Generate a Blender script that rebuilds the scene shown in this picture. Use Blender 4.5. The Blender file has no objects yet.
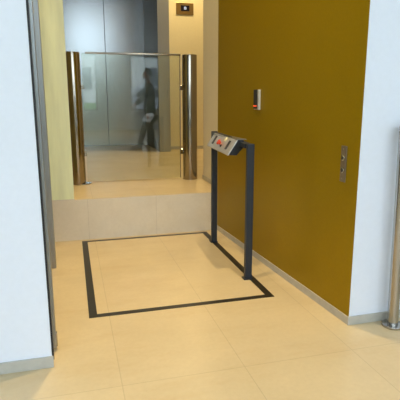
import bpy, bmesh, math, random
from mathutils import Vector, Matrix
random.seed(4)
sc = bpy.context.scene
col = sc.collection
PI = math.pi

# ------------------------------------------------------------------ materials
def new_mat(name):
    m = bpy.data.materials.new(name); m.use_nodes = True
    nt = m.node_tree; nt.nodes.clear()
    out = nt.nodes.new('ShaderNodeOutputMaterial')
    return m, nt, out
def N(nt, t, **kw):
    n = nt.nodes.new(t)
    for k, v in kw.items(): setattr(n, k, v)
    return n
def mth(nt, op, a, b=None, c=None):
    n = N(nt, 'ShaderNodeMath', operation=op)
    for i, v in enumerate((a, b, c)):
        if v is None: continue
        if isinstance(v, (int, float)): n.inputs[i].default_value = v
        else: nt.links.new(v, n.inputs[i])
    return n.outputs[0]
def mixc(nt, f, a, b):
    n = N(nt, 'ShaderNodeMix', data_type='RGBA')
    for s, v in ((n.inputs[0], f), (n.inputs[6], a), (n.inputs[7], b)):
        if isinstance(v, (int, float)): s.default_value = v
        elif isinstance(v, tuple): s.default_value = (*v, 1)
        else: nt.links.new(v, s)
    return n.outputs[2]
def noise(nt, scale, detail=4, rough=.55, vec=None, stretch=None):
    pos = vec or N(nt, 'ShaderNodeNewGeometry').outputs['Position']
    if stretch:
        mp = N(nt, 'ShaderNodeMapping'); mp.inputs['Scale'].default_value = stretch
        nt.links.new(pos, mp.inputs['Vector']); pos = mp.outputs[0]
    n = N(nt, 'ShaderNodeTexNoise'); n.inputs['Scale'].default_value = scale
    n.inputs['Detail'].default_value = detail; n.inputs['Roughness'].default_value = rough
    nt.links.new(pos, n.inputs['Vector'])
    return n.outputs['Fac']
def ramp(nt, f, lo, hi):
    n = N(nt, 'ShaderNodeMapRange'); n.inputs[1].default_value = lo; n.inputs[2].default_value = hi
    nt.links.new(f, n.inputs[0]); return n.outputs[0]
def plain(name, c, rough=.5, metal=0., var=.06, scale=6., spec=.5, stretch=None, bump=0., emit=None, estr=0, coat=0):
    m, nt, out = new_mat(name)
    b = N(nt, 'ShaderNodeBsdfPrincipled')
    f = noise(nt, scale, stretch=stretch)
    lo = tuple(max(0, x*(1-var)) for x in c); hi = tuple(min(1, x*(1+var)) for x in c)
    nt.links.new(mixc(nt, ramp(nt, f, .3, .7), lo, hi), b.inputs['Base Color'])
    b.inputs['Roughness'].default_value = rough; b.inputs['Metallic'].default_value = metal
    b.inputs['Specular IOR Level'].default_value = spec
    b.inputs['Coat Weight'].default_value = coat
    if emit: b.inputs['Emission Color'].default_value = (*emit, 1); b.inputs['Emission Strength'].default_value = estr
    if bump:
        bn = N(nt, 'ShaderNodeBump'); bn.inputs['Strength'].default_value = bump; bn.inputs['Distance'].default_value = .002
        nt.links.new(f, bn.inputs['Height']); nt.links.new(bn.outputs[0], b.inputs['Normal'])
    nt.links.new(b.outputs[0], out.inputs[0])
    return m
def stone(name, base, dark, rough=.32, joint_y=2.07, px=.63, ox=.172, py=2.6, line=.0022):
    """limestone slabs with thin joints at a fixed grid of the place"""
    m, nt, out = new_mat(name)
    b = N(nt, 'ShaderNodeBsdfPrincipled')
    pos = N(nt, 'ShaderNodeNewGeometry').outputs['Position']
    sep = N(nt, 'ShaderNodeSeparateXYZ'); nt.links.new(pos, sep.inputs[0])
    def grid(v, o, p):
        t = mth(nt, 'DIVIDE', mth(nt, 'SUBTRACT', v, o), p)
        idx = mth(nt, 'ROUND', t)
        d = mth(nt, 'MULTIPLY', mth(nt, 'ABSOLUTE', mth(nt, 'SUBTRACT', t, idx)), p)
        return d, mth(nt, 'FLOOR', t)
    dx, ix = grid(sep.outputs[0], ox, px); dy, iy = grid(sep.outputs[1], joint_y, py)
    d = mth(nt, 'MINIMUM', dx, dy)
    jm = mth(nt, 'LESS_THAN', d, line)
    # every slab has its own tone
    cmb = N(nt, 'ShaderNodeCombineXYZ'); nt.links.new(ix, cmb.inputs[0]); nt.links.new(iy, cmb.inputs[1])
    wn = N(nt, 'ShaderNodeTexWhiteNoise', noise_dimensions='3D'); nt.links.new(cmb.outputs[0], wn.inputs[0])
    n1 = ramp(nt, noise(nt, 2.2, 5, .62), .3, .72)
    n2 = ramp(nt, noise(nt, 38, 3, .6), .35, .7)
    n3 = ramp(nt, noise(nt, 1.3, 6, .7, stretch=(1, 3.2, 1)), .50, .70)
    c = mixc(nt, n1, base, tuple(x*.88 for x in base))
    c = mixc(nt, mth(nt, 'MULTIPLY', n2, .22), c, dark)
    c = mixc(nt, mth(nt, 'MULTIPLY', n3, .38), c, (dark[0]*1.02, dark[1]*.93, dark[2]*.75))
    c = mixc(nt, mth(nt, 'MULTIPLY', wn.outputs[0], .16), c, dark)
    c = mixc(nt, mth(nt, 'MULTIPLY', jm, .26), c, (dark[0]*.45, dark[1]*.42, dark[2]*.38))
    nt.links.new(c, b.inputs['Base Color'])
    nt.links.new(mth(nt, 'ADD', mth(nt, 'MULTIPLY', n1, .1), rough), b.inputs['Roughness'])
    b.inputs['Specular IOR Level'].default_value = .4
    nt.links.new(b.outputs[0], out.inputs[0])
    return m
def glass(name, tint, ior=1.5, rough=0.0):
    """thin architectural glass: clear with a Fresnel reflection"""
    m, nt, out = new_mat(name)
    tr = N(nt, 'ShaderNodeBsdfTransparent'); tr.inputs[0].default_value = (*tint, 1)
    gl = N(nt, 'ShaderNodeBsdfGlossy'); gl.inputs['Roughness'].default_value = rough
    fr = N(nt, 'ShaderNodeFresnel'); fr.inputs[0].default_value = ior
    geo = N(nt, 'ShaderNodeNewGeometry')
    # same reflectance on the way in and on the way out of the sheet
    bk = N(nt, 'ShaderNodeMix', data_type='FLOAT'); nt.links.new(geo.outputs['Backfacing'], bk.inputs[0])
    bk.inputs[2].default_value = ior; bk.inputs[3].default_value = 1/ior if False else ior
    nt.links.new(bk.outputs[0], fr.inputs[0])
    f = mth(nt, 'MINIMUM', fr.outputs[0], 1.0)
    sel = N(nt, 'ShaderNodeMix', data_type='FLOAT'); nt.links.new(geo.outputs['Backfacing'], sel.inputs[0])
    nt.links.new(f, sel.inputs[2]); sel.inputs[3].default_value = .0
    mx = N(nt, 'ShaderNodeMixShader'); nt.links.new(sel.outputs[0], mx.inputs[0])
    nt.links.new(tr.outputs[0], mx.inputs[1]); nt.links.new(gl.outputs[0], mx.inputs[2])
    nt.links.new(mx.outputs[0], out.inputs[0])
    return m
def brushed(name, c, rough=.28, aniso=.0, stretch=(60, 60, 1.2), var=.1, bump=.0):
    return plain(name, c, rough, 1.0, var, 9, stretch=stretch, bump=bump)

M = {}
M['floor'] = stone('limestone_floor', (.71, .57, .345), (.54, .41, .235))
M['riser'] = stone('limestone_riser', (.80, .72, .58), (.62, .54, .41), rough=.42, joint_y=0.3, py=50, ox=.12, px=.68)
M['base'] = plain('stone_skirting', (.50, .47, .40), .45, var=.07, scale=18)
M['white'] = plain('white_paint', (.81, .84, .90), .6, var=.012, scale=40, bump=.15)
M['ceil'] = plain('ceiling_paint', (.8, .8, .79), .7, var=.01, scale=20)
M['cream'] = plain('cream_paint', (.86, .76, .48), .6, var=.02, scale=30)
M['beige'] = plain('beige_paint', (.80, .72, .54), .6, var=.02, scale=30)
M['gold'] = plain('gold_lacquer', (.36, .235, .004), .42, .45, var=.04, scale=60, spec=.2)
M['onyx'] = plain('pale_green_stone', (.78, .83, .54), .4, var=.13, scale=2.6, stretch=(3.2, 3.2, .45))
M['steel'] = brushed('brushed_steel_doors', (.42, .44, .44), .24)
M['steel_shaded'] = plain('shaded_steel_reveal', (.135, .14, .13), .42, .6, var=.05, scale=12, stretch=(40, 40, 1))  # shade inside the deep portal is put into this darker steel colour
M['steel_jamb'] = brushed('satin_steel_frame', (.36, .37, .36), .38)
M['steel_portal'] = plain('portal_steel', (.42, .42, .39), .45, .55, var=.04, scale=12, stretch=(40, 40, 1))
M['post'] = plain('polished_steel_post', (.31, .27, .21), .13, 1.0, var=.03, scale=9, stretch=(40, 40, 1))
M['chrome'] = plain('polished_steel_rail', (.44, .42, .39), .18, 1.0, var=.02)
M['rubber'] = plain('black_gasket', (.012, .012, .013), .6)
M['border'] = plain('black_border', (.020, .017, .014), .42, var=.12, scale=30)
M['anthracite'] = plain('anthracite_powder_coat', (.016, .023, .034), .42, var=.06, scale=90)
M['boxblack'] = plain('black_box_steel', (.018, .019, .021), .4, var=.06, scale=60)
M['plate'] = plain('brushed_face_plate', (.66, .60, .52), .36, .75, var=.05, scale=30, stretch=(1, 30, 30))
M['red'] = plain('red_plastic', (.75, .07, .02), .32, var=.04)
M['keyhole'] = plain('dark_slot', (.05, .045, .04), .5)
M['bronze'] = plain('bronze_plate', (.42, .27, .09), .34, .8, var=.06, scale=14, stretch=(1, 1, 12))
M['display'] = plain('black_display', (.02, .018, .03), .2)
M['glyph'] = plain('lit_display', (.5, .6, .9), .4, emit=(.62, .72, 1), estr=.55)
M['redled'] = plain('red_led', (.9, .08, .03), .4, emit=(1, .10, .03), estr=.9)
M['callplate'] = plain('call_plate_steel', (.26, .21, .15), .4, .6, var=.05, scale=40)
M['glass'] = glass('clear_glass', (.90, .925, .87), 2.0)
M['winglass'] = glass('window_glass', (.96, .97, .97), 1.5)
M['winframe'] = plain('grey_window_frame', (.20, .21, .22), .45)
M['lamp'] = plain('lamp_lens', (1, .8, .5), .5, emit=(1, .72, .40), estr=6)
M['skin'] = plain('skin', (.55, .33, .23), .5, var=.05, scale=20)
M['suit'] = plain('dark_wool', (.018, .018, .022), .8, var=.15, scale=200)
M['trouser'] = plain('dark_trouser_cloth', (.022, .022, .026), .8, var=.15, scale=200)
M['hair'] = plain('dark_hair', (.025, .018, .012), .6, var=.3, scale=90)
M['shoe'] = plain('black_leather', (.012, .011, .010), .3)
M['eye'] = plain('eye_white', (.7, .68, .65), .3)
M['paper'] = plain('white_paper', (.85, .85, .83), .7, var=.02)
M['grass'] = plain('grass', (.10, .22, .035), .9, var=.35, scale=4)
M['asphalt'] = plain('asphalt', (.16, .16, .165), .9, var=.15, scale=6)
M['facade'] = plain('pale_render', (.55, .53, .50), .8, var=.05)
M['facadewin'] = plain('dark_window', (.05, .06, .075), .15)
M['carpaint'] = plain('silver_car_paint', (.55, .57, .60), .3, .5, var=.02, coat=.5)
M['tyre'] = plain('tyre_rubber', (.02, .02, .02), .8)

# ------------------------------------------------------------------ mesh helpers
class MB:
    def __init__(s): s.bm = bmesh.new()
    def box(s, x0, x1, y0, y1, z0, z1, bev=0, seg=2):
        r = bmesh.ops.create_cube(s.bm, size=1)
        vs = r['verts']
        for v in vs:
            v.co = Vector(((x0+x1)/2 + v.co.x*(x1-x0), (y0+y1)/2 + v.co.y*(y1-y0), (z0+z1)/2 + v.co.z*(z1-z0)))
        if bev:
            es = list({e for v in vs for e in v.link_edges})
            bmesh.ops.bevel(s.bm, geom=es, offset=bev, segments=seg, affect='EDGES', profile=.5)
        return s
    def cyl(s, p, q, r0, r1=None, n=48, bev=0):
        p, q = Vector(p), Vector(q); d = q-p
        r = bmesh.ops.create_cone(s.bm, cap_ends=True, segments=n, radius1=r0, radius2=r0 if r1 is None else r1, depth=d.length)
        vs = r['verts']
        if bev:
            es = list({e for v in vs for e in v.link_edges if len(e.link_faces) == 2 and any(len(f.verts) > 4 for f in e.link_faces)})
            bv = bmesh.ops.bevel(s.bm, geom=es, offset=bev, segments=3, affect='EDGES', profile=.5)
            vs = list({v for f in bv['faces'] for v in f.verts} | {v for v in vs if v.is_valid})
        mt = Matrix.Translation((p+q)/2) @ d.to_track_quat('Z', 'Y').to_matrix().to_4x4()
        bmesh.ops.transform(s.bm, matrix=mt, verts=vs)
        return s
    def prism(s, pts, ext):
        """closed polygon PTS (3-D) swept along EXT"""
        a = [s.bm.verts.new(p) for p in pts]; e = Vector(ext)
        b = [s.bm.verts.new(Vector(p)+e) for p in pts]
        s.bm.faces.new(a); s.bm.faces.new(b[::-1]); n = len(a)
        for i in range(n): s.bm.faces.new((a[i], b[i], b[(i+1) % n], a[(i+1) % n]))
        return s
    def sphere(s, c, r, n=24):
        res = bmesh.ops.create_uvsphere(s.bm, u_segments=n, v_segments=n//2, radius=1)
        rr = (r, r, r) if isinstance(r, (int, float)) else r
        for v in res['verts']: v.co = Vector((c[0]+v.co.x*rr[0], c[1]+v.co.y*rr[1], c[2]+v.co.z*rr[2]))
        return s
    def build(s, name, mat, parent=None, smooth=False, bevel=0):
        bmesh.ops.recalc_face_normals(s.bm, faces=s.bm.faces)
        me = bpy.data.meshes.new(name); s.bm.to_mesh(me); s.bm.free()
        o = bpy.data.objects.new(name, me); col.objects.link(o)
        me.materials.append(mat)
        if parent is not None: 
            o.parent = parent
            o.matrix_parent_inverse = Matrix.Translation(parent.location).inverted()
        if smooth:
            for p in me.polygons: p.use_smooth = True
            md = o.modifiers.new('es', 'EDGE_SPLIT'); md.split_angle = math.radians(35)
        if bevel:
            md = o.modifiers.new('bevel', 'BEVEL'); md.width = bevel; md.segments = 2; md.limit_method = 'ANGLE'
        return o
def tag(o, label, cat, group=None):
    o['label'] = label; o['category'] = cat
    if group: o['group'] = group
    return o
def empty(name, loc):
    o = bpy.data.objects.new(name, None); o.location = loc; o.empty_display_size = .1; col.objects.link(o); return o
def struct(o): o['kind'] = 'structure'; return o

# ------------------------------------------------------------------ dimensions
ST = 4.64          # face of the step
UP = .41           # height of the upper landing
CZ = 4.6           # ceiling of the niche and landing
HZ = 6.0           # ceiling of the hall
WF = 2.34          # plane of the two white walls
GN, GF = 1.580, 1.452          # the gold wall stands a little askew: near and far end
FX0, FX1, FY0, FY1 = .046, 1.318, 2.852, 4.585      # outer black border

# ------------------------------------------------------------------ floors
b = MB()
b.box(-5, FX0, -4.6, ST, -.12, 0); b.box(FX1, 5, -4.6, ST, -.12, 0)
b.box(FX0, FX1, -4.6, FY0, -.12, 0); b.box(FX0, FX1, FY1, ST, -.12, 0)
struct(b.build('floor', M['floor']))
b = MB(); b.box(-2.6, 4.6, ST+.004, 10.6, UP-.03, UP)
lf = struct(b.build('floor_landing', M['floor']))
b = MB(); b.box(-2.6, 1.58, ST+.001, ST+.03, -.10, UP-.0035)
struct(b.build('trim_1', M['riser']))
b = MB(); b.box(-2.7, 4.7, WF+.12, 10.8, CZ, CZ+.1); ceil = struct(b.build('ceiling', M['ceil']))
b = MB(); b.box(-5.2, 5.2, -4.8, WF+.15, HZ, HZ+.1); struct(b.build('ceiling', M['ceil']))
b = MB(); b.box(-.160, GN+.002, WF, WF+.12, CZ, HZ); struct(b.build('wall_header', M['white']))

# lift platform let into the floor
t = empty('lift_platform', ((FX0+FX1)/2, (FY0+FY1)/2, 0))
tag(t, 'stone-topped lift platform set flush in the floor inside a black border', 'lift platform')
wl, wf, wb = .052, .046, .040
b = MB()
b.prism([(FX0, FY0, -.05), (FX1, FY0, -.05), (FX1-wl, FY0+wf, -.05), (FX0+wl, FY0+wf, -.05)], (0, 0, .052))
b.prism([(FX0, FY1, -.05), (FX0+wl, FY1-wb, -.05), (FX1-wl, FY1-wb, -.05), (FX1, FY1, -.05)], (0, 0, .052))
b.prism([(FX0, FY0, -.05), (FX0+wl, FY0+wf, -.05), (FX0+wl, FY1-wb, -.05), (FX0, FY1, -.05)], (0, 0, .052))
b.prism([(FX1, FY0, -.05), (FX1, FY1, -.05), (FX1-wl, FY1-wb, -.05), (FX1-wl, FY0+wf, -.05)], (0, 0, .052))
b.build('border', M['border'], t)['label'] = 'black border frame'
b = MB(); b.box(FX0+wl, FX1-wl, FY0+wf, FY1-wb, -.05, .0005); b.build('platform_top', M['floor'], t)

# ------------------------------------------------------------------ walls
# white wall to the left with its skirting
b = MB(); b.box(-5, -.160, WF, WF+.15, 0, HZ); struct(b.build('wall_left', M['white']))
b = MB(); b.box(-5, -.152, WF-.012, WF, 0, .060, .002); struct(b.build('baseboard_left', M['base']))
# white wall to the right
b = MB(); b.box(GN+.002, 5, WF, WF+.12, 0, HZ); struct(b.build('wall_front', M['white']))
b = MB(); b.box(GN-.01, 5, WF-.010, WF, 0, .055, .002); struct(b.build('baseboard_front', M['base']))
# gold wall
b = MB(); b.prism([(GN, WF+.003, 0), (GN+.14, WF+.003, 0), (GF+.14, ST, 0), (GF, ST, 0)], (0, 0, CZ))
gw = struct(b.build('wall_right', M['gold']))
b = MB(); b.prism([(GN-.010, WF, 0), (GN, WF, 0), (GF, ST-.002, 0), (GF-.007, ST-.002, 0)], (0, 0, .052))
struct(b.build('baseboard_right', M['base'], bevel=.002))
# beige wall end on the landing, behind the gold wall
b = MB(); b.prism([(1.520, ST+.021, UP), (1.68, ST+.021, UP), (1.69, 5.50, UP), (1.540, 5.50, UP)], (0, 0, CZ-UP))
struct(b.build('wall_landing', M['beige']))
b = MB(); b.prism([(1.510, ST+.025, UP), (1.520, ST+.025, UP), (1.540, 5.51, UP), (1.530, 5.51, UP)], (0, 0, .05))
struct(b.build('baseboard_landing', M['base'], bevel=.002))
# pale green stone pier on the step, left
b = MB(); b.box(-1.2, -.004, ST+.008, ST+.42, UP, CZ); struct(b.build('wall_pier', M['onyx']))
b = MB(); b.box(-1.2, -.003, ST+.002, ST+.009, UP-.003, UP+.004); struct(b.build('trim_2', M['plate']))
# back wall with the lift portal
PX0, PX1, PY, DY = -.22, 1.60, 8.72, 10.32
b = MB(); b.box(1.80, 4.6, 9.10, 9.25, UP, CZ); struct(b.build('wall_back', M['cream']))
b = MB(); b.box(1.81, 4.6, 9.085, 9.10, UP, UP+.06); struct(b.build('baseboard_back', M['base']))
b = MB(); b.box(-2.6, PX0-.21, 9.10, 9.25, UP, CZ); struct(b.build('wall_back', M['cream']))
# outer shell of the place
b = MB(); b.box(-2.75, -2.6, WF+.15, 10.75, -.1, CZ); struct(b.build('wall_side', M['white']))
b = MB(); b.box(4.6, 4.75, WF+.12, 10.75, -.1, CZ); struct(b.build('wall_side', M['cream']))
b = MB(); b.box(-2.6, 4.6, 10.6, 10.75, -.1, CZ); struct(b.build('wall_end', M['cream']))
b = MB(); b.box(-5.15, -5, -4.75, WF+.15, -.1, HZ); struct(b.build('wall_hall', M['white']))
b = MB(); b.box(5, 5.15, -4.75, WF+.12, -.1, HZ); struct(b.build('wall_hall', M['white']))

# lift doors in a deep steel portal
d1 = empty('door_1', (.8, DY, UP)); struct(d1)
SX = .785
b = MB(); b.box(PX0, SX-.003, DY, DY+.04, UP+.008, 3.62); b.build('door_leaf', M['steel'], d1, bevel=.003)
b = MB(); b.box(SX+.003, PX1+.03, DY, DY+.04, UP+.008, 3.62); b.build('door_leaf', M['steel'], d1, bevel=.003)
b = MB(); b.box(PX0, PX1, DY+.042, DY+.06, UP, 3.62); b.build('door_gasket', M['rubber'], d1)
b = MB(); b.box(PX1, PX1+.05, PY+.02, DY+.08, UP, CZ); b.build('reveal', M['steel_shaded'], d1)
b = MB(); b.box(PX0-.05, PX0, PY+.02, DY+.08, UP, CZ); b.build('reveal', M['steel_shaded'], d1)
b = MB(); b.box(PX1-.003, PX1+.205, PY, PY+.02, UP, CZ); b.box(PX1+.185, PX1+.205, PY+.02, 9.10, UP, CZ)
b.build('portal_face', M['steel_portal'], d1)
b = MB(); b.box(PX0-.205, PX0+.003, PY, PY+.02, UP, CZ); b.box(PX0-.205, PX0-.185, PY+.02, 9.10, UP, CZ)
b.build('portal_face', M['steel_portal'], d1)
b = MB(); b.box(PX0, PX1, PY+.02, DY, 3.62, 3.66); b.build('portal_head', M['steel_shaded'], d1)
b = MB(); b.box(PX0, PX1, DY-.07, DY-.002, UP, UP+.006); b.build('door_sill', M['steel_jamb'], d1)

# steel door frame on the reveal of the white wall
d2 = empty('door_2', (-.18, WF+.15, 0)); struct(d2)
b = MB(); b.box(-.161, -.150, WF+.012, WF+.022, .03, CZ); b.build('gasket', M['rubber'], d2)
b = MB(); b.box(-.200, -.141, WF+.152, WF+.19, .018, CZ, .003); b.box(-.165, -.156, WF+.022, WF+.152, .06, CZ)
b.build('jamb', M['steel_jamb'], d2)
b = MB(); b.box(-.150, -.136, WF+.165, WF+.19, .02, .10, .002); b.build('floor_guide', M['chrome'], d2)
b = MB(); b.box(-.262, -.245, WF+.19, 3.86, .012, CZ); b.build('side_panel', M['steel_jamb'], d2)
b = MB(); b.box(-.262, -.178, 3.86, 3.94, .002, CZ, .003); b.build('jamb', M['steel_jamb'], d2)

# ------------------------------------------------------------------ glass barrier
g = empty('glass_barrier', (.72, 5.54, UP))
tag(g, 'clear glass barrier panel with steel top rail between two thick round steel posts', 'barrier')
PT = 1.872
for px in (.054, 1.384):
    b = MB(); b.cyl((px, 5.54, UP+.004), (px, 5.54, PT), 0.0865, n=64, bev=.004)
    p = b.build('post', M['post'], g, smooth=True)
    bx = px + (.05 if px < .5 else 0)
    b = MB(); b.cyl((bx, 5.55, UP), (bx, 5.55, UP+.008), 0.098 if px < .5 else .089, n=64, bev=.002); b.build('base_plate', M['chrome'], p, smooth=True)
# sheet of glass leaning a hair towards the lower floor
tl = math.radians(1.2)
def glassy(z): return 5.555 - (z-UP)*math.tan(tl)
z0, z1 = UP+.022, 1.862
b = MB(); b.prism([(.158, glassy(z0), z0), (.158, glassy(z0)+.012, z0), (.158, glassy(z1)+.012, z1), (.158, glassy(z1), z1)], (1.268-.158, 0, 0))
b.build('glass_pane', M['glass'], g)
b = MB(); b.box(.198, 1.272, glassy(z1)-.010, glassy(z1)+.022, 1.858, 1.878, .004); b.build('top_rail', M['post'], g)
b = MB(); b.box(1.262, 1.276, glassy(z1)-.004, glassy(z0)+.016, z0, 1.858)
e = MB(); e.prism([(1.262, glassy(z0)-.003, z0), (1.262, glassy(z0)+.015, z0), (1.262, glassy(1.858)+.015, 1.858), (1.262, glassy(1.858)-.003, 1.858)], (.009, 0, 0))
b.bm.free(); e.build('edge_strip', M['callplate'], g)
for hz in (.75, 1.5):
    b = MB(); b.box(1.266, 1.31, glassy(hz)-.008, glassy(hz)+.02, hz-.03, hz+.03, .003); b.build('hinge', M['post'], g)
    b = MB(); b.box(.130, .166, glassy(hz)-.008, glassy(hz)+.02, hz-.02, hz+.02, .003); b.build('clamp', M['post'], g)

# ------------------------------------------------------------------ control console on the platform
c = empty('control_console', (1.25, 3.7, 0))
tag(c, 'dark grey two-legged control console with a sloped button box on the lift platform', 'control console')
for (x0, x1, y0, zt) in ((1.231, 1.286, 3.205, 1.040), (1.263, 1.316, 4.205, 1.072)):
    b = MB(); b.box(x0, x1, y0, y0+.034, .006, zt, .003)
    p = b.build('leg', M['anthracite'], c)
    b = MB(); b.box(x0-.012, x1+.004, y0-.012, y0+.05, .002, .010, .001); b.build('foot_plate', M['anthracite'], p)
b = MB(); b.prism([(1.222, 3.239, 1.008), (1.284, 3.239, 1.008), (1.314, 4.205, 1.032), (1.260, 4.205, 1.032)], (0, 0, .032))
b.build('crossbar', M['anthracite'], c, bevel=.002)
# wedge box: sloped face towards the platform
n0, n1 = 3.365, 3.975
def bxs(y):  # cross-section of the box
    k = (y-n0)/(n1-n0)
    ox, oz = .018*k, .016*k
    return [(1.215+ox, y, 1.060+oz), (1.145+ox, y, .955+oz), (1.152+ox, y, .945+oz), (1.205+ox, y, .943+oz), (1.262+ox, y, 1.003+oz), (1.262+ox, y, 1.056+oz)]
b = MB(); A = [b.bm.verts.new(p) for p in bxs(n0)]; B = [b.bm.verts.new(p) for p in bxs(n1)]
b.bm.faces.new(A); b.bm.faces.new(B[::-1])
for i in range(6): b.bm.faces.new((A[i], B[i], B[(i+1) % 6], A[(i+1) % 6]))
box = b.build('control_box', M['boxblack'], c, bevel=.002)
# frame of the sloped face: u along the box, v up the slope, w out
TL, BL, TR, BR = (Vector(bxs(n1)[0]), Vector(bxs(n1)[1]), Vector(bxs(n0)[0]), Vector(bxs(n0)[1]))
U = (TR-TL).normalized(); Vv = (TL-BL).normalized(); W = U.cross(Vv).normalized()
if W.x > 0: W = -W
L, Hh = (TR-TL).length, (TL-BL).length
def face_pt(u, v, w=0): return BL + U*(u*L) + Vv*(v*Hh) + W*w
def slab(u0, u1, v0, v1, w0, w1):
    m = MB(); pts = [face_pt(u0, v0, w0), face_pt(u1, v0, w0), face_pt(u1, v1, w0), face_pt(u0, v1, w0)]
    return m.prism(pts, W*(w1-w0))
slab(-.03, 1.012, -.12, .95, .001, .007).build('face_plate', M['plate'], box, bevel=.0015)['label'] = 'brushed steel face plate'
for u in (.16, .80):
    slab(u-.036, u+.036, .16, .78, .0072, .011).build('key_switch', M['keyhole'], box, bevel=.002)['label'] = 'dark switch slot'
b = MB(); q = face_pt(.47, .40, .007); b.cyl(q, q+W*.012, .014, n=32); b.cyl(q+W*.012, q+W*.026, .024, .022, n=32, bev=.005)
b.build('emergency_button', M['red'], box, smooth=True)['label'] = 'red mushroom button'
b = MB(); q = face_pt(.56, .27, .007); b.cyl(q, q+W*.008, .012, n=24, bev=.002); b.build('push_button', M['keyhole'], box, smooth=True)
b = MB(); q = face_pt(.60, .74, .007); b.cyl(q, q+W*.006, .022, n=24, bev=.002); b.build('lamp', M['cream'], box, smooth=True)['label'] = 'pale round lamp'
b = MB(); b.box(1.209, 1.282, n0-.004, n1+.03, 1.060, 1.064)
M4 = b.build('top_cover', M['steel_jamb'], box); M4['label'] = 'grey metal top cover'
b = None

# ------------------------------------------------------------------ fittings on the gold wall
def gx(y): return GN + (GF-GN)*(y-WF)/(ST-WF)
RY = 3.69
k = empty('card_reader', (gx(RY), RY, 1.28))
tag(k, 'small black and chrome card reader high on the gold wall above the control console', 'card reader')
X = gx(RY)
b = MB()
b.prism([(X+.001, RY-.045, 1.276), (X-.016, RY-.043, 1.276), (X-.022, RY-.034, 1.276), (X-.022, RY+.046, 1.276), (X-.016, RY+.053, 1.276), (X+.001, RY+.055, 1.276)], (0, 0, .161))
b.build('housing', M['plate'], k, bevel=.002)
b = MB(); b.box(X-.0255, X-.0215, RY-.030, RY+.048, 1.285, 1.438, .001); b.build('reader_face', M['boxblack'], k)
b = MB(); b.box(X-.0275, X-.0250, RY-.026, RY+.046, 1.302, 1.311, .001); b.build('status_light', M['redled'], k)['label'] = 'red status light'
k = empty('call_button_panel', (gx(2.484), 2.484, .868))
tag(k, 'narrow upright metal plate with two round buttons at the near end of the gold wall', 'button panel')
X = gx(2.484)
b = MB(); b.box(X-.006, X+.001, 2.455, 2.512, .868, 1.085, .002); b.build('plate', M['callplate'], k)
for z in (1.013, .939):
    b = MB(); b.cyl((X-.005, 2.483, z), (X-.012, 2.483, z), .0185, n=32, bev=.002)
    bt = b.build('button', M['chrome'], k, smooth=True)
    b = MB(); b.cyl((X-.0115, 2.483, z), (X-.0145, 2.483, z), .0105, n=24, bev=.001); b.build('button_cap', M['keyhole'], bt, smooth=True)
for z in (1.066, .888):
    b = MB(); b.cyl((X-.005, 2.483, z), (X-.0075, 2.483, z), .004, n=16); b.build('screw', M['chrome'], k, smooth=True)

# floor indicator beside the lift doors
k = empty('floor_indicator', (2.19, 9.09, 2.93))
tag(k, 'bronze floor indicator plate with small lit display on cream wall by lift doors', 'indicator')
b = MB(); b.box(2.022, 2.355, 9.085, 9.101, 2.930, 3.135, .004); b.build('plate', M['bronze'], k)
b = MB(); b.box(2.110, 2.275, 9.080, 9.086, 2.990, 3.092, .003); dp = b.build('display', M['display'], k)
b = MB()
for (a0, a1, c0, c1) in ((2.172, 2.182, 3.020, 3.064), (2.202, 2.212, 3.020, 3.064), (2.182, 2.202, 3.054, 3.064), (2.182, 2.202, 3.020, 3.030)):
    b.box(a0, a1, 9.0775, 9.0805, c0, c1)
b.build('digit', M['glyph'], dp)

# handrail post at the right edge
k = empty('handrail_post', (1.832, 2.255, 0))
tag(k, 'slim polished steel handrail post on a round flange by the right white wall', 'post')
b = MB(); b.cyl((1.832, 2.255, .010), (1.803, 2.255, 1.18), .0325, n=48)
b.build('pole', M['chrome'], k, smooth=True)
b = MB(); b.cyl((1.832, 2.255, 0), (1.832, 2.255, .016), .064, n=48, bev=.003); b.build('flange', M['chrome'], k, smooth=True)
b = MB(); b.cyl((1.803, 2.255, 1.20), (3.4, 2.255, 1.20), .0325, n=48); b.sphere((1.803, 2.255, 1.20), .0325); b.build('handrail', M['chrome'], k, smooth=True)
b = MB(); b.cyl((3.3, 2.255, .0), (3.3, 2.255, 1.19), .0325, n=48); b.build('pole', M['chrome'], k, smooth=True)

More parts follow.
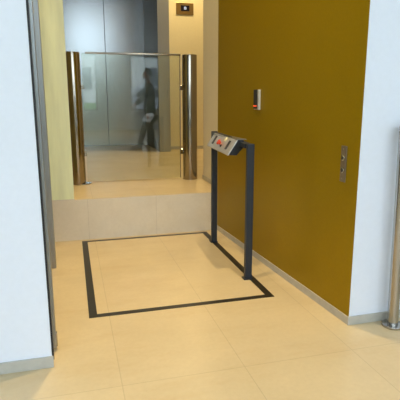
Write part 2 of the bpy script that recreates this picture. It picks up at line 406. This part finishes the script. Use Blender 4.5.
# ------------------------------------------------------------------ street side of the hall: window front behind the camera
WY = -4.5
wins = [(-4.7, -2.7, .62, 3.10), (-1.6, .88, .62, 3.10), (1.92, 4.6, .62, 3.10), (-4.7, 4.6, 3.25, 5.70)]
b = MB()
for (x0, x1) in ((-5, -4.7), (-2.7, -1.6), (.88, 1.92), (4.6, 5)): b.box(x0, x1, WY-.15, WY, .62, 3.10)
b.box(-5, 5, WY-.15, WY, -.1, .62); b.box(-5, 5, WY-.15, WY, 3.10, 3.25); b.box(-5, 5, WY-.15, WY, 5.70, HZ)
b.box(-5, -4.7, WY-.15, WY, 3.25, 5.70); b.box(4.6, 5, WY-.15, WY, 3.25, 5.70)
struct(b.build('wall_street', M['white']))
for i, (a, z, zb, zt) in enumerate(wins):
    w = empty('window_%d' % (i+1), ((a+z)/2, WY-.08, zb)); struct(w)
    b = MB(); t_ = .05
    b.box(a, z, WY-.11, WY-.05, zb, zb+t_); b.box(a, z, WY-.11, WY-.05, zt-t_, zt)
    n = max(2, round((z-a)/1.3))
    for q in range(n+1):
        xc = min(max(a+(z-a)*q/n, a+t_/2), z-t_/2); b.box(xc-t_/2, xc+t_/2, WY-.11, WY-.05, zb+t_, zt-t_)
    if zb < 1: b.box(a+t_, z-t_, WY-.108, WY-.052, 2.30, 2.35)
    b.build('window_frame', M['winframe'], w)
    b = MB(); b.box(a+t_, z-t_, WY-.086, WY-.078, zb+t_, zt-t_); b.build('window_glass', M['winglass'], w)
    pl = bpy.data.lights.new('sky_portal', 'AREA'); pl.shape = 'RECTANGLE'; pl.size = z-a; pl.size_y = zt-zb
    pl.cycles.is_portal = True
    po = bpy.data.objects.new('sky_portal', pl); po.location = ((a+z)/2, WY+.01, (zb+zt)/2); po.rotation_euler = (PI/2, 0, 0); col.objects.link(po)

# outdoors, seen only as reflections
b = MB(); b.box(-30, 30, -11.5, WY-.15, -.3, -.05); struct(b.build('ground', M['asphalt']))
b = MB(); b.box(-30, 30, -24, -11.5, -.3, -.02)
o = b.build('lawn', M['grass']); o['kind'] = 'stuff'; o['label'] = 'mown green lawn across the street'; o['category'] = 'grass'
bl = empty('office_building', (6, -30, 0)); tag(bl, 'pale office block with dark window bands beyond the lawn', 'building')
b = MB(); b.box(-25, 30, -38, -28, -.3, 5.2); b.build('wall', M['facade'], bl)
for r in range(2):
    for i in range(18):
        b = MB(); b.box(-24+i*3, -22.2+i*3, -28.02, -27.95, .9+r*2.4, 2.5+r*2.4); b.build('window', M['facadewin'], bl)
def car(x, y, label):
    r = empty('car', (x, y, -.05)); tag(r, label, 'car')
    prof = [(-2.1, .28), (2.1, .28), (2.15, .6), (1.95, .82), (1.1, .92), (.55, 1.38), (-1.2, 1.42), (-1.95, .98), (-2.15, .9), (-2.15, .5)]
    b = MB(); b.prism([(x+p, y-.85, p2-.05) for p, p2 in prof], (0, 1.7, 0)); b.build('body', M['carpaint'], r, bevel=.05)
    gl = [(.95, .92), (.5, 1.30), (-1.15, 1.34), (-1.7, .98)]
    b = MB(); b.prism([(x+p, y-.87, p2-.05) for p, p2 in gl], (0, 1.74, 0)); b.build('side_window', M['facadewin'], r)
    for wx in (-1.3, 1.35):
        for wy in (-.80, .62):
            b = MB(); b.cyl((x+wx, y+wy, .27), (x+wx, y+wy+.2, .27), .32, n=32, bev=.03); b.build('wheel', M['tyre'], r, smooth=True)
car(4.2, -9.5, 'silver car parked outside the window front by the lawn')

# ------------------------------------------------------------------ person standing in the hall, seen reflected in the glass
def skin_mesh(name, pts, edges, rad, sub=2):
    me = bpy.data.meshes.new(name); me.from_pydata([Vector(p) for p in pts], edges, [])
    o = bpy.data.objects.new(name, me); col.objects.link(o)
    md = o.modifiers.new('skin', 'SKIN'); md.use_smooth_shade = True
    sv = me.skin_vertices[0].data if me.skin_vertices else None
    if sv is None:
        bpy.context.view_layer.objects.active = o
        me.attributes
    for i, r in enumerate(rad):
        rr = (r, r) if isinstance(r, (int, float)) else r
        sv[i].radius = rr
    sv[0].use_root = True
    s = o.modifiers.new('sub', 'SUBSURF'); s.levels = sub; s.render_levels = sub
    return o
def bake(o):
    dg = bpy.context.evaluated_depsgraph_get(); dg.update()
    bm = bmesh.new(); bm.from_mesh(o.evaluated_get(dg).to_mesh())
    me = o.data; bpy.data.objects.remove(o); bpy.data.meshes.remove(me)
    return bm
def chain(paths):
    """PATHS: lists of (name or point, radius); equal names share a joint"""
    pts, rad, edges, idx = [], [], [], {}
    for path in paths:
        prev = None
        for (key, p, r) in path:
            if key is None or key not in idx:
                pts.append(p); rad.append(r); i = len(pts)-1
                if key is not None: idx[key] = i
            else: i = idx[key]
            if prev is not None: edges.append((prev, i))
            prev = i
    return pts, edges, rad
def one_piece(o):
    """apply the modifiers of O and keep its largest connected piece"""
    dg = bpy.context.evaluated_depsgraph_get(); dg.update()
    bm = bmesh.new(); bm.from_mesh(o.evaluated_get(dg).to_mesh())
    left, best = set(bm.verts), []
    while left:
        st = [left.pop()]; isl = list(st)
        while st:
            v = st.pop()
            for e in v.link_edges:
                w_ = e.other_vert(v)
                if w_ in left: left.discard(w_); st.append(w_); isl.append(w_)
        if len(isl) > len(best): best = isl
    keep = set(best)
    bmesh.ops.delete(bm, geom=[v for v in bm.verts if v not in keep], context='VERTS')
    for f in bm.faces: f.smooth = True
    o.modifiers.clear(); bm.to_mesh(o.data); bm.free()
def make_person(loc):
    root = empty('person', loc)
    tag(root, 'person in a dark suit, mid-step with papers in hand, reflected in the glass', 'person')
    sh = 1.46
    spine = [('pel', (0, 0, .95), .13), ('waist', (-.005, 0, 1.10), .115), ('chest', (-.015, 0, 1.30), .135), ('nb', (0, 0, 1.47), .075), ('nk', (-.02, 0, 1.55), .056), ('hd', (-.04, 0, 1.62), .06)]
    def arm(s, S, Eb, Wr):
        return [('chest', None, None), (s+'s', S, .062), (s+'e', Eb, .045), (s+'w', Wr, .030)]
    RA = ((0, .185, sh-.03), (-.16, .235, 1.20), (-.37, .19, 1.04)); LA = ((0, -.185, sh-.03), (.10, -.25, 1.18), (.10, -.25, .93))
    def hand(s, Wr, d, side):
        d = Vector(d).normalized(); side = Vector(side).normalized(); n = d.cross(side).normalized(); Wr = Vector(Wr)
        P = Wr + d*.055
        res = [[(s+'w', None, None), (s+'p', tuple(P), .026)]]
        for i, (off, ln) in enumerate(((-.030, .066), (-.010, .078), (.010, .072), (.028, .058))):
            base = Wr + d*.085 + side*off
            k1 = base + d*ln*.5 + n*.008; k2 = base + d*ln*.85 + n*.028
            res.append([(s+'p', None, None), (None, tuple(base), .0105), (None, tuple(k1), .0090), (None, tuple(k2), .0075)])
        t0 = Wr + d*.035 - side*.036; t1 = t0 + d*.030 - side*.022 + n*.01; t2 = t1 + d*.028 + n*.012
        res.append([(s+'p', None, None), (None, tuple(t0), .0125), (None, tuple(t1), .0105), (None, tuple(t2), .0085)])
        return res
    def leg(s, y, hip, kn, an, toe):
        return [('pel', None, None), (s+'h', hip, .088), (s+'k', kn, .058), (s+'a', an, .040), (s+'t', toe, .030)]
    RL = ((-.01, .095, .88), (-.15, .10, .50), (-.27, .10, .09), (-.42, .11, .035)); LL = ((.01, -.095, .88), (.02, -.10, .49), (.10, -.10, .09), (-.05, -.11, .035))
    paths = [spine, arm('R', *RA), arm('L', *LA)] + hand('R', RA[2], (-.85, -.1, -.5), (0, -.95, .1)) + hand('L', LA[2], (0, 0, -1), (-1, 0, 0)) + [leg('r', 1, *RL), leg('l', -1, *LL)]
    # resolve shared joints
    known = {}
    for p in paths:
        for (kk, q, r) in p:
            if kk is not None and q is not None: known[kk] = (q, r)
    paths = [[(kk, *(known[kk] if (q is None) else (q, r))) for (kk, q, r) in p] for p in paths]
    bm = bake(skin_mesh('body', *chain(paths)))
    # head with brow, nose, chin and ears fused into the body
    hb = MB(); hb.bm.free(); hb.bm = bm
    hb.sphere((-.045, 0, 1.715), (.098, .078, .118), 32); hb.sphere((-.075, 0, 1.645), (.062, .056, .055), 24)
    hb.sphere((-.148, 0, 1.693), (.020, .015, .026), 16); hb.sphere((-.134, 0, 1.652), (.012, .026, .007), 16)
    hb.sphere((-.128, 0, 1.745), (.020, .052, .012), 16)
    for s in (-1, 1): hb.sphere((-.035, s*.080, 1.695), (.022, .010, .032), 16)
    me = bpy.data.meshes.new('body'); bm.to_mesh(me); bm.free()
    bd = bpy.data.objects.new('body', me); col.objects.link(bd); me.materials.append(M['skin']); bd.parent = root
    rm = bd.modifiers.new('remesh', 'REMESH'); rm.mode = 'VOXEL'; rm.voxel_size = .007; rm.use_smooth_shade = True
    sm = bd.modifiers.new('smooth', 'SMOOTH'); sm.factor = .5; sm.iterations = 3
    one_piece(bd)
    jb = MB(); rings = []
    for (z, rx, ry, cx) in ((.80, .140, .195, .005), (.95, .140, .188, .0), (1.10, .128, .168, -.005), (1.28, .142, .195, -.012), (1.40, .128, .200, -.010), (1.465, .095, .150, -.005), (1.515, .070, .078, -.008)):
        rings.append([jb.bm.verts.new((cx+rx*math.cos(2*PI*q/32), ry*math.sin(2*PI*q/32), z)) for q in range(32)])
    for r0, r1 in zip(rings, rings[1:]):
        for q in range(32): jb.bm.faces.new((r0[q], r0[(q+1) % 32], r1[(q+1) % 32], r1[q]))
    jb.bm.faces.new(rings[0][::-1]); jb.bm.faces.new(rings[-1])
    for A in (RA, LA):
        sh_, el, wr = (Vector(v) for v in A); wr = el.lerp(wr, .93); sh_.y *= .93
        jb.sphere(sh_, .082, 24); jb.cyl(sh_, el, .080, .060, 32); jb.sphere(el, .060, 24); jb.cyl(el, wr, .060, .047, 32)
    bmesh.ops.recalc_face_normals(jb.bm, faces=jb.bm.faces)
    me = bpy.data.meshes.new('jacket'); jb.bm.to_mesh(me); jb.bm.free()
    o = bpy.data.objects.new('jacket', me); col.objects.link(o); me.materials.append(M['suit']); o.parent = root
    r = o.modifiers.new('remesh', 'REMESH'); r.mode = 'VOXEL'; r.voxel_size = .010; r.use_smooth_shade = True
    sm = o.modifiers.new('smooth', 'SMOOTH'); sm.factor = .5; sm.iterations = 6
    one_piece(o)
    tb = MB(); tb.sphere((0, 0, .93), (.118, .172, .13), 32)
    for (hp, kn, an, toe) in (RL, LL):
        hp, kn, an = Vector(hp), Vector(kn), Vector(an); an = kn.lerp(an, 1.04)
        tb.sphere(hp, .095, 24); tb.cyl(hp, kn, .094, .068, 32); tb.sphere(kn, .068, 24); tb.cyl(kn, an, .068, .060, 32)
    me = bpy.data.meshes.new('trousers'); tb.bm.to_mesh(me); tb.bm.free()
    o = bpy.data.objects.new('trousers', me); col.objects.link(o); me.materials.append(M['trouser']); o.parent = root
    r = o.modifiers.new('remesh', 'REMESH'); r.mode = 'VOXEL'; r.voxel_size = .010; r.use_smooth_shade = True
    sm = o.modifiers.new('smooth', 'SMOOTH'); sm.factor = .5; sm.iterations = 5
    one_piece(o)
    for (an, toe) in ((RL[2], RL[3]), (LL[2], LL[3])):
        bm = MB(); c0 = (an[0]-.055, an[1], 0)
        bm.sphere((c0[0]-.045, c0[1], .038), (.115, .048, .038), 24); bm.sphere((c0[0]+.060, c0[1], .050), (.062, .046, .050), 24)
        bm.box(c0[0]-.155, c0[0]+.115, c0[1]-.044, c0[1]+.044, 0.001, .022, .01)
        me = bpy.data.meshes.new('shoe'); bm.bm.to_mesh(me); bm.bm.free()
        o = bpy.data.objects.new('shoe', me); col.objects.link(o); me.materials.append(M['shoe']); o.parent = root
        r = o.modifiers.new('remesh', 'REMESH'); r.mode = 'VOXEL'; r.voxel_size = .007; r.use_smooth_shade = True
    bm = MB(); bm.sphere((-.030, 0, 1.735), (.106, .088, .114), 32)
    vs = [v for v in bm.bm.verts if (v.co.x < -.075 and v.co.z < 1.785) or v.co.z < 1.665]
    bmesh.ops.delete(bm.bm, geom=vs, context='VERTS')
    me = bpy.data.meshes.new('hair'); bm.bm.to_mesh(me); bm.bm.free()
    o = bpy.data.objects.new('hair', me); col.objects.link(o); me.materials.append(M['hair']); o.parent = root
    so = o.modifiers.new('solid', 'SOLIDIFY'); so.thickness = .012
    for s in (-1, 1):
        bm = MB(); bm.sphere((-.131, s*.031, 1.716), (.011, .012, .009), 16)
        me = bpy.data.meshes.new('eye'); bm.bm.to_mesh(me); bm.bm.free()
        o = bpy.data.objects.new('eye', me); col.objects.link(o); me.materials.append(M['eye']); o.parent = root
    return root
PL = (1.82, -.1, 0)
make_person(PL)
b = MB(); b.box(-.10, .11, -.004, .004, -.29, 0, .001)
o = b.build('paper_stack', M['paper']); o.location = (PL[0]+.13, PL[1]-.268, .845); o.rotation_euler = (0, math.radians(-25), 0)
tag(o, 'white papers in the hand of the dark-suited person reflected in the glass barrier', 'paper')

# ------------------------------------------------------------------ lamps
WARM = (1.0, .765, .40)
def downlight(x, y, w, size=.22, spread=180, colr=WARM):
    b = MB(); b.cyl((x, y, CZ-.012), (x, y, CZ), size*.5+.03, n=48, bev=.003); b.build('downlight', M['white'], ceil, smooth=True)
    l = bpy.data.lights.new('downlight_lamp', 'AREA'); l.shape = 'DISK'; l.size = size; l.energy = w; l.color = colr; l.spread = math.radians(spread)
    o = bpy.data.objects.new('downlight_lamp', l); o.location = (x, y, CZ-.016); col.objects.link(o)
LW = .385
downlight(1.30, 2.86, 82*LW, .07, 120); downlight(.02, 2.86, 78*LW, .07, 120); downlight(.69, 5.35, 46*LW, .16, 120); downlight(2.30, 8.35, 128*LW, .2, 150)

w = bpy.data.worlds.new('sky'); sc.world = w; w.use_nodes = True
nt = w.node_tree; nt.nodes.clear()
out = nt.nodes.new('ShaderNodeOutputWorld'); bg = nt.nodes.new('ShaderNodeBackground')
bg.inputs[0].default_value = (.72, .86, 1.0, 1); bg.inputs[1].default_value = 6.1
nt.links.new(bg.outputs[0], out.inputs[0])

# ------------------------------------------------------------------ camera
R = Matrix(((0.96478306, -0.26303801, -0.00215551), (0.05637928, 0.19877269, 0.9784226), (0.25693388, 0.94408708, -0.20660242)))
cam = bpy.data.cameras.new('camera'); cam.sensor_width = 36; cam.lens = 470.297/400*36; cam.clip_start = .02; cam.clip_end = 200
co = bpy.data.objects.new('camera', cam); col.objects.link(co)
m = Matrix((R[0], R[1], -R[2])).transposed().to_4x4(); m.translation = (0, 0, 1.35)
co.matrix_world = m
sc.camera = co
sc.view_settings.view_transform = 'Standard'; sc.view_settings.look = 'None'
sc.view_settings.gamma = 1; sc.view_settings.use_curve_mapping = False
sc.view_settings.exposure = 0.0
sc.cycles.use_denoising = True
sc.cycles.max_bounces = 12; sc.cycles.transparent_max_bounces = 24
